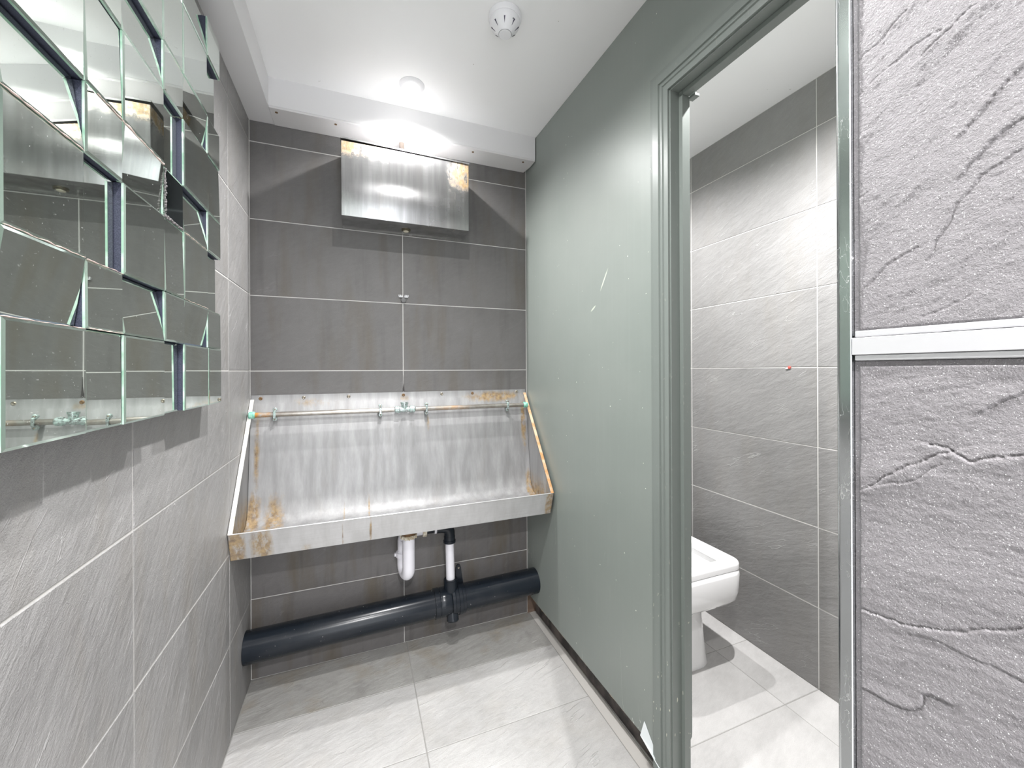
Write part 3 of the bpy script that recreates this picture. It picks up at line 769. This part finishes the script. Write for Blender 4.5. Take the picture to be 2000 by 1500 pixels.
def mk_vchrome():
    t = NT('verdigris_chrome'); v = t.coord(False); k = t.ramp(t.noise(v, 120, 4, 0.7), 0.42, 0.62)
    t.set(Base_Color=t.mix(k, (0.42, 0.45, 0.45), (0.44, 0.58, 0.54)), Roughness=t.math('ADD', 0.22, t.math('MULTIPLY', k, 0.4)), Metallic=t.math('SUBTRACT', 0.9, t.math('MULTIPLY', k, 0.75)))
    t.b.inputs['Normal'].default_value = (0, 0, 0)
    t.l.new(t.bump(t.noise(v, 200, 3), 0.35, 0.001), t.b.inputs['Normal']); return t.m
M_VCHROME = mk_vchrome()
for a, b in ((-0.388, -0.366), (0.756, 0.778)):
    bm = lathe(new_bm(), [(0.0105, 0), (0.0135, 0.003), (0.0138, 0.018), (0.011, 0.022)], (a, YP, ZP), (1, 0, 0), 20)
    obj('end_cap', bm, M_VERD, sp, smooth=True)
for cx_ in (-0.300, 0.093, 0.288, 0.673):
    bm = new_bm()
    # back plate, strap round the pipe, two lugs with screws
    box(bm, cx_-0.0045, cx_+0.0045, YP-0.0125, YP-0.0095, ZP-0.012, ZP+0.012, 0.001)
    for s in (-1, 1):
        tube(bm, [(cx_, YP-0.011, ZP+s*0.010), (cx_, YP-0.008, ZP+s*0.0125), (cx_, YP+0.004, ZP+s*0.0135)], [0.0045, 0.0045, 0.0045], 10)
        lathe(bm, [(0.0065, 0), (0.0075, 0.002), (0.0075, 0.012), (0.006, 0.0135)], (cx_, YP+0.010, ZP+s*0.019), (0, -1, 0), 16)
    cl = obj('clip', bm, M_VCHROME, sp, smooth=True)
    for s in (-1, 1):
        bm = lathe(new_bm(), [(0.0034, 0), (0.0034, 0.002), (0.0022, 0.0028)], (cx_, YP-0.0034, ZP+s*0.019), (0, -1, 0), 12)
        obj('screw', bm, M_SCREW, cl, smooth=True)
    bm = lathe(new_bm(), [(0.008, 0), (0.008, 0.035)], (cx_, YP+0.010, ZP), (0, 1, 0), 14)
    obj('spacer', bm, M_VCHROME, cl, smooth=True)
bm = new_bm()
lathe(bm, [(0.0125, 0), (0.0150, 0.002), (0.0150, 0.018), (0.0118, 0.021), (0.0118, 0.030), (0.0125, 0.036), (0.0118, 0.045), (0.0118, 0.062), (0.0150, 0.065), (0.0150, 0.082), (0.012, 0.086)], (0.152, YP, ZP), (1, 0, 0), 10)
tee = obj('tee_fitting', bm, M_VCHROME, sp, smooth=True, angle=25)
bm = lathe(new_bm(), [(0.010, 0), (0.013, 0.010), (0.014, 0.018), (0.014, 0.020), (0.0165, 0.0205), (0.0168, 0.027), (0.0150, 0.0275)], (0.193, YP-0.002, ZP+0.004), (0, 0.12, 1), 20)
obj('inlet_cap', bm, M_VCHROME, tee, smooth=True, angle=30)

# ------------------------------------------------------------ trap and waste under the trough
M_BLACK = NT('black_plastic')
_v = M_BLACK.coord(False)
_c = M_BLACK.mix(M_BLACK.ramp(M_BLACK.noise(_v, 8, 4), 0.45, 0.75), (0.012, 0.016, 0.022), (0.024, 0.027, 0.032))
_c = M_BLACK.mix(M_BLACK.ramp(M_BLACK.noise(_v, 170, 2), 0.76, 0.78), _c, (0.45, 0.44, 0.42))
M_BLACK.set(Base_Color=_c, Roughness=0.2, Specular_IOR_Level=0.28); M_BLACK = M_BLACK.m
def mk_dirtyw():
    t = NT('grubby_white_nut'); v = t.coord(False)
    t.set(Base_Color=t.mix(t.ramp(t.noise(v, 80, 4), 0.40, 0.62), (0.72, 0.68, 0.58), (0.42, 0.34, 0.22)), Roughness=0.4); return t.m
M_DIRTYW = mk_dirtyw()
TXf, TYf, TXb, TYb = 0.197, 1.692, 0.181, 1.757
tr = thing('waste_trap', 'white plastic u-bend trap hanging under the trough', 'pipe', (TXf, TYf, 0.35))
bm = lathe(new_bm(), [(0.030, 0), (0.030, 0.040), (0.034, 0.053)], (TXf, TYf, 0.544), (0, 0, 1), 26)
obj('waste_outlet', bm, plain('rusty_outlet', (0.16, 0.09, 0.04), 0.6, 0.4), tr, smooth=True)
bm = lathe(new_bm(), [(0.026, 0), (0.031, 0.002), (0.0325, 0.012), (0.031, 0.016)], (TXf, TYf, 0.529), (0, 0, 1), 26)
for k in range(12):
    a = 2*PI*k/12; box(bm, TXf+0.0325*math.cos(a)-0.002, TXf+0.0325*math.cos(a)+0.002, TYf+0.0325*math.sin(a)-0.002, TYf+0.0325*math.sin(a)+0.002, 0.5305, 0.543)
obj('nut', bm, M_DIRTYW, tr, smooth=True, angle=35)
u1 = Vector((TXb-TXf, TYb-TYf, 0)); R_u = u1.length/2; u1.normalize(); mid_ = Vector(((TXf+TXb)/2, (TYf+TYb)/2, 0.402))
ua = arc(mid_, -u1, Vector((0, 0, -1)), R_u, 0, PI, 18)
pts = [(TXf, TYf, 0.530), (TXf, TYf, 0.47)] + ua + [(TXb, TYb, 0.455)]
bm = tube(new_bm(), pts, 0.0245, 24)
obj('u_bend', bm, M_PIPEW, tr, smooth=True)
bm = lathe(new_bm(), [(0.025, 0), (0.030, 0.001), (0.030, 0.020), (0.026, 0.022)], (TXb, TYb, 0.428), (0, 0, 1), 26)
box(bm, TXb-0.036, TXb-0.026, TYb-0.006, TYb+0.006, 0.433, 0.446, 0.001)
obj('collar', bm, M_PIPEW, tr, smooth=True, angle=35)
zt = 0.529
el = [(TXb, TYb, 0.450), (TXb, TYb, 0.50)] + arc((TXb+0.035, TYb, zt-0.035), (-1, 0, 0), (0, 0, 1), 0.035, 0.0, PI/2, 8) + [(0.265, TYb, zt)]
bm = tube(new_bm(), el, 0.0225, 22); obj('outlet_elbow', bm, M_PIPEW, tr, smooth=True)
bm = lathe(new_bm(), [(0.024, 0), (0.030, 0.001), (0.031, 0.016), (0.026, 0.018)], (0.262, TYb, zt), (1, 0, 0), 12)
obj('nut', bm, M_DIRTYW, tr, smooth=True, angle=25)
wp = thing('waste_pipe', 'white waste pipe with black elbow dropping into the soil pipe', 'pipe', (0.380, TYb-0.006, 0.26))
bm = tube(new_bm(), [(0.279, TYb, zt), (0.335, TYb, zt)], [0.021, 0.021], 20); obj('coupling', bm, M_BLACK, wp, smooth=True)
bm = lathe(new_bm(), [(0.023, 0), (0.026, 0.001), (0.026, 0.009), (0.023, 0.010)], (0.313, TYb, zt), (1, 0, 0), 24); obj('coupling_ring', bm, M_PIPEW, wp, smooth=True)
YV = TYb-0.010
bm = tube(new_bm(), [(0.325, TYb-0.004, zt), (0.350, YV+0.003, zt)] + arc((0.352, YV, zt-0.028), (0, 0, 1), (1, 0, 0), 0.028, 0, PI/2, 8) + [(0.380, YV, 0.485)], 0.0235, 22); obj('elbow', bm, M_BLACK, wp, smooth=True)
bm = lathe(new_bm(), [(0.0235, 0), (0.027, 0.002), (0.027, 0.012), (0.0245, 0.014), (0.0245, 0.03)], (0.380, YV, 0.458), (0, 0, 1), 24); obj('socket', bm, M_BLACK, wp, smooth=True, angle=30)
bm = tube(new_bm(), [(0.380, YV, 0.468), (0.384, YV, 0.285)], 0.0190, 22); obj('pipe', bm, M_PIPEW, wp, smooth=True)

# ------------------------------------------------------------ black soil pipe along the floor
sy = 1.752; sz0, sz1 = 0.186, 0.206; SR = 0.0575
def SP(x): return (x, sy, sz0 + (sz1-sz0)*(x-XL)/(XP-XL))
soil = thing('soil_pipe', 'thick black soil pipe running along the floor under the trough', 'pipe', (0.2, sy, sz0-SR))
bm = tube(new_bm(), [SP(XL+0.001), SP(0.0), SP(0.320)], SR, 36); obj('pipe', bm, M_BLACK, soil, smooth=True)
bm = tube(new_bm(), [SP(0.42), SP(0.6), SP(XP+0.012)], SR, 36); obj('pipe', bm, M_BLACK, soil, smooth=True)
ax = (Vector(SP(0.6))-Vector(SP(0.3))).normalized()
bm = lathe(new_bm(), [(0.0585, 0), (0.0615, 0.0015), (0.0615, 0.022), (0.0595, 0.025), (0.0595, 0.026), (0.0605, 0.028), (0.0605, 0.070), (0.0595, 0.072)], SP(0.310), ax, 40)
strap = obj('branch_collar', bm, M_BLACK, soil, smooth=True, angle=30)
bm = lathe(new_bm(), [(0.0585, 0), (0.0635, 0.002), (0.0640, 0.014), (0.0615, 0.017), (0.0615, 0.030), (0.0650, 0.032), (0.0650, 0.046), (0.0620, 0.048), (0.0620, 0.060), (0.0585, 0.062)], SP(0.383), ax, 40)
obj('joint_ring', bm, M_BLACK, soil, smooth=True, angle=30)
bm = lathe(new_bm(), [(0.028, -0.06), (0.030, -0.02), (0.031, 0.018), (0.029, 0.020), (0.0235, 0.020)], (0.384, YV-0.002, 0.278), (0, 0, 1), 28)
obj('boss_socket', bm, M_BLACK, strap, smooth=True, angle=30)
bm = lathe(new_bm(), [(0.026, 0), (0.026, 0.035), (0.023, 0.040), (0.010, 0.043)], (0.386, sy-0.028, 0.165), (0, -0.35, -1), 26)
obj('lower_stub', bm, M_BLACK, strap, smooth=True, angle=30)
# wall bracket ear
bm = prism(new_bm(), [(0.405, 0.235), (0.452, 0.235), (0.447, 0.262), (0.438, 0.325), (0.435, 0.335), (0.427, 0.339), (0.419, 0.335), (0.415, 0.325), (0.411, 0.262)], 1.775, 1.783, 'y')
ear = obj('bracket', bm, M_BLACK, soil)
bm = lathe(new_bm(), [(0.0045, 0), (0.004, 0.002)], (0.427, 1.775, 0.324), (0, -1, 0), 12); obj('screw', bm, M_SCREW, ear, smooth=True)

# ------------------------------------------------------------ left-over pipe clip on the wall, grout plug
pc = thing('wall_clip', 'small white plastic pipe clip on the back wall tile joint', 'clip', (0.196, DB, 1.545))
for s in (-1, 1):
    bm = new_bm()
    box(bm, 0.196+s*0.003, 0.196+s*0.020, DB-0.010, DB-0.0002, 1.549, 1.553, 0.0005)
    for k in range(3): box(bm, 0.196+s*(0.005+k*0.0065), 0.196+s*(0.0085+k*0.0065), DB-0.010, DB-0.0002, 1.5525, 1.560, 0.0005)
    obj('prong', bm, M_PLASTIC, pc)
bm = lathe(new_bm(), [(0.010, 0), (0.012, 0.004), (0.010, 0.010), (0.006, 0.011)], (0.196, DB-0.0002, 1.536), (0, -1, 0), 20)
obj('base', bm, plain('clip_base_grey', (0.16, 0.16, 0.16), 0.5), pc, smooth=True)
bm = prism(new_bm(), [(0.1915, 1.13), (0.1995, 1.13), (0.1962, 1.165), (0.195, 1.20), (0.1942, 1.165)], DB-0.0025, DB+0.001, 'y')
struct(obj('trim_5', bm, plain('joint_gap_shade', (0.05, 0.045, 0.045), 0.6)), 'dark wedge of missing grout above the trough')  # dark sliver standing in for the shade inside the open joint
cp = thing('wall_plug', 'small red and white wall plug in the cubicle tile joint', 'plug', (XS, 1.10, 1.228))
bm = lathe(new_bm(), [(0.0062, 0), (0.0062, 0.003), (0.0035, 0.004)], (XS, 1.094, 1.2275), (-1, 0, 0), 12); obj('plug_body', bm, plain('red_plug', (0.55, 0.10, 0.08), 0.5), cp, smooth=True)
bm = box(new_bm(), XS-0.004, XS-0.0002, 1.099, 1.108, 1.221, 1.226, 0.0008); obj('tab', bm, M_PLASTIC, cp)

# ------------------------------------------------------------ smoke detector
SX, SY = 0.436, 1.165
sd = thing('smoke_detector', 'round white smoke detector on the ceiling', 'smoke detector', (SX, SY, CEIL))
bm = lathe(new_bm(), [(0.049, 0), (0.0505, 0.002), (0.0505, 0.016), (0.049, 0.019)], (SX, SY, CEIL), (0, 0, -1), 48); obj('base', bm, M_PLASTIC, sd, smooth=True, angle=30)
bm = lathe(new_bm(), [(0.0465, 0.019), (0.0465, 0.026), (0.044, 0.034), (0.032, 0.046), (0.0225, 0.056), (0.0215, 0.0585), (0.0205, 0.0590)], (SX, SY, CEIL), (0, 0, -1), 48); cov = obj('cover', bm, M_PLASTIC, sd, smooth=True, angle=30)
bm = lathe(new_bm(), [(0.0195, 0.0585), (0.0195, 0.0605), (0.0188, 0.0612)], (SX, SY, CEIL), (0, 0, -1), 40); obj('centre_disc', bm, M_PLASTIC, cov, smooth=True, angle=30)
bm = lathe(new_bm(), [(0.0208, 0.0586), (0.0208, 0.0594)], (SX, SY, CEIL), (0, 0, -1), 40); obj('seam', bm, plain('seam_grey', (0.3, 0.3, 0.31), 0.6), cov, smooth=True)
for k in range(8):
    a = 2*PI*(k+0.5)/8
    bm = new_bm()
    d = Vector((math.cos(a), math.sin(a), 0)); tg = Vector((-math.sin(a), math.cos(a), 0))
    c0 = Vector((SX, SY, CEIL))
    tri = [c0+d*0.0425+tg*0.0026+Vector((0, 0, -0.0362)), c0+d*0.0425-tg*0.0016+Vector((0, 0, -0.0362)), c0+d*0.0300+Vector((0, 0, -0.0485))]
    nrm = (d*0.012+Vector((0, 0, -0.0125))).normalized()
    A_ = [bm.verts.new(p+nrm*0.0006) for p in tri]; B_2 = [bm.verts.new(p-nrm*0.003) for p in tri]
    bm.faces.new(A_); bm.faces.new(B_2[::-1])
    for i in range(3): bm.faces.new((A_[i], A_[(i+1) % 3], B_2[(i+1) % 3], B_2[i]))
    obj('vent_slot', bm, M_HOLE, cov)
bm = lathe(new_bm(), [(0.0022, 0), (0.002, 0.0012)], Vector((SX, SY, CEIL))+Vector((0.012, -0.040, -0.0372)), (0.1, -0.6, -0.75), 10); obj('indicator', bm, plain('led_off', (0.2, 0.2, 0.22), 0.3), cov, smooth=True)

# ------------------------------------------------------------ downlights
M_GLOW = NT('lit_lamp'); M_GLOW.set(Base_Color=(1, 1, 1)); M_GLOW.b.inputs['Emission Color'].default_value = (1, 0.99, 0.97, 1); M_GLOW.b.inputs['Emission Strength'].default_value = 12.0; M_GLOW = M_GLOW.m
def downlight(x, y, k, label):
    t = thing('downlight', label, 'ceiling light', (x, y, CEIL))
    bm = lathe(new_bm(), [(0.048, 0), (0.048, 0.0012), (0.040, 0.0045), (0.026, 0.0085), (0.0225, 0.0085), (0.0225, 0.002)], (x, y, CEIL), (0, 0, -1), 48)
    obj('bezel', bm, M_PLASTIC, t, smooth=True, angle=50)
    bm = lathe(new_bm(), [(0.022, 0.0), (0.022, 0.010), (0.018, 0.0135), (0.008, 0.0155)], (x, y, CEIL), (0, 0, -1), 36)
    obj('lamp_face', bm, M_GLOW, t, smooth=True)
    b = lamp(x, y, k); b.parent = t; b.location = (0, 0, -0.024)
names = ['round lit downlight in the ceiling in front of the cistern', 'lit downlight in the ceiling nearest to the mosaic mirror', 'lit downlight in the ceiling over the camera', 'unseen downlight added behind the camera to brighten the ceiling']
for (x, y, k), nm in zip(DOWNLIGHTS, names): downlight(x, y, k, nm)
for (x, y, k), nm in zip(STALL_LIGHTS, ['lit downlight over the back of the toilet', 'lit downlight over the cubicle doorway']): downlight(x, y, k, nm)

# ------------------------------------------------------------ toilet
TC = 1.275; TW = 0.20
def rr_outline(x0, x1, y0, y1, rf, rb, n=8):
    """rounded rectangle, front (low y) corners rf, back corners rb"""
    p = []
    for cx, cy, r, a0 in ((x0+rf, y0+rf, rf, PI), (x1-rf, y0+rf, rf, 1.5*PI), (x1-rb, y1-rb, rb, 0), (x0+rb, y1-rb, rb, 0.5*PI)):
        for i in range(n+1):
            a = a0 + PI/2*i/n; p.append((cx+r*math.cos(a), cy+r*math.sin(a)))
    return p
def loft(bm, rings, close=True, capb=True, capt=True):
    R = [[bm.verts.new(p) for p in r] for r in rings]; n = len(R[0])
    for a, b in zip(R, R[1:]):
        for i in range(n): bm.faces.new((a[i], a[(i+1) % n], b[(i+1) % n], b[i]))
    if capb: bm.faces.new(R[0][::-1])
    if capt: bm.faces.new(R[-1])
    return R
toi = thing('toilet', 'white square fronted toilet standing in the cubicle', 'toilet', (TC, 1.5, 0))
def ring_at(x0, x1, y0, y1, z, rf=0.07, rb=0.02): return [(x, y, z) for x, y in rr_outline(x0, x1, y0, y1, rf, rb)]
bm = new_bm()
X0, X1 = TC-TW, TC+TW
rings = [ring_at(TC-0.120, TC+0.115, 1.235, 1.80, 0.0, 0.085), ring_at(TC-0.118, TC+0.113, 1.240, 1.80, 0.03, 0.085), ring_at(TC-0.112, TC+0.107, 1.262, 1.80, 0.20, 0.08),
         ring_at(TC-0.112, TC+0.108, 1.262, 1.80, 0.262, 0.08)]
loft(bm, rings); obj('pedestal', bm, M_CERAMIC, toi, smooth=True, angle=60)
bm = new_bm()
rings = [ring_at(X0+0.045, X1-0.045, 1.225, 1.80, 0.255, 0.06), ring_at(X0+0.018, X1-0.018, 1.185, 1.81, 0.268, 0.07), ring_at(X0+0.004, X1-0.004, 1.166, 1.815, 0.290, 0.075), ring_at(X0, X1, 1.160, 1.815, 0.32, 0.075),
         ring_at(X0, X1, 1.155, 1.815, 0.395, 0.075), ring_at(X0+0.004, X1-0.004, 1.159, 1.812, 0.404, 0.073), ring_at(X0+0.014, X1-0.014, 1.169, 1.81, 0.408, 0.065),
         ring_at(X0+0.052, X1-0.052, 1.212, 1.60, 0.406, 0.045, 0.045), ring_at(X0+0.060, X1-0.060, 1.222, 1.59, 0.36, 0.045, 0.045), ring_at(X0+0.10, X1-0.10, 1.28, 1.50, 0.24, 0.03, 0.03), ring_at(X0+0.14, X1-0.14, 1.34, 1.46, 0.215, 0.02, 0.02)]
loft(bm, rings); obj('pan', bm, M_CERAMIC, toi, smooth=True, angle=60)
bm = new_bm()
so = rr_outline(X0+0.006, X1-0.006, 1.166, 1.74, 0.05, 0.02); si = rr_outline(X0+0.058, X1-0.058, 1.225, 1.60, 0.035, 0.035)
def off(o, k, z, y0=1.45): return [(TC+(x-TC)*k, y0+(y-y0)*k, z) for x, y in o]
rings = [off(so, 1, 0.4105), off(so, 1.0, 0.428), off(so, 0.992, 0.434), off(so, 0.975, 0.4365), off(si, 1.03, 0.434), off(si, 1.0, 0.430), off(si, 0.995, 0.4105)]
R = [[bm.verts.new(p) for p in r] for r in rings]; n = len(R[0])
for a, b in zip(R, R[1:]+R[:1]):
    for i in range(n): bm.faces.new((a[i], a[(i+1) % n], b[(i+1) % n], b[i]))
obj('seat', bm, M_SEAT, toi, smooth=True, angle=50)
bm = box(new_bm(), X0+0.01, X1-0.01, 1.63, 1.838, 0.4085, 0.80, 0.02, 3)
obj('tank', bm, M_CERAMIC, toi, smooth=True)
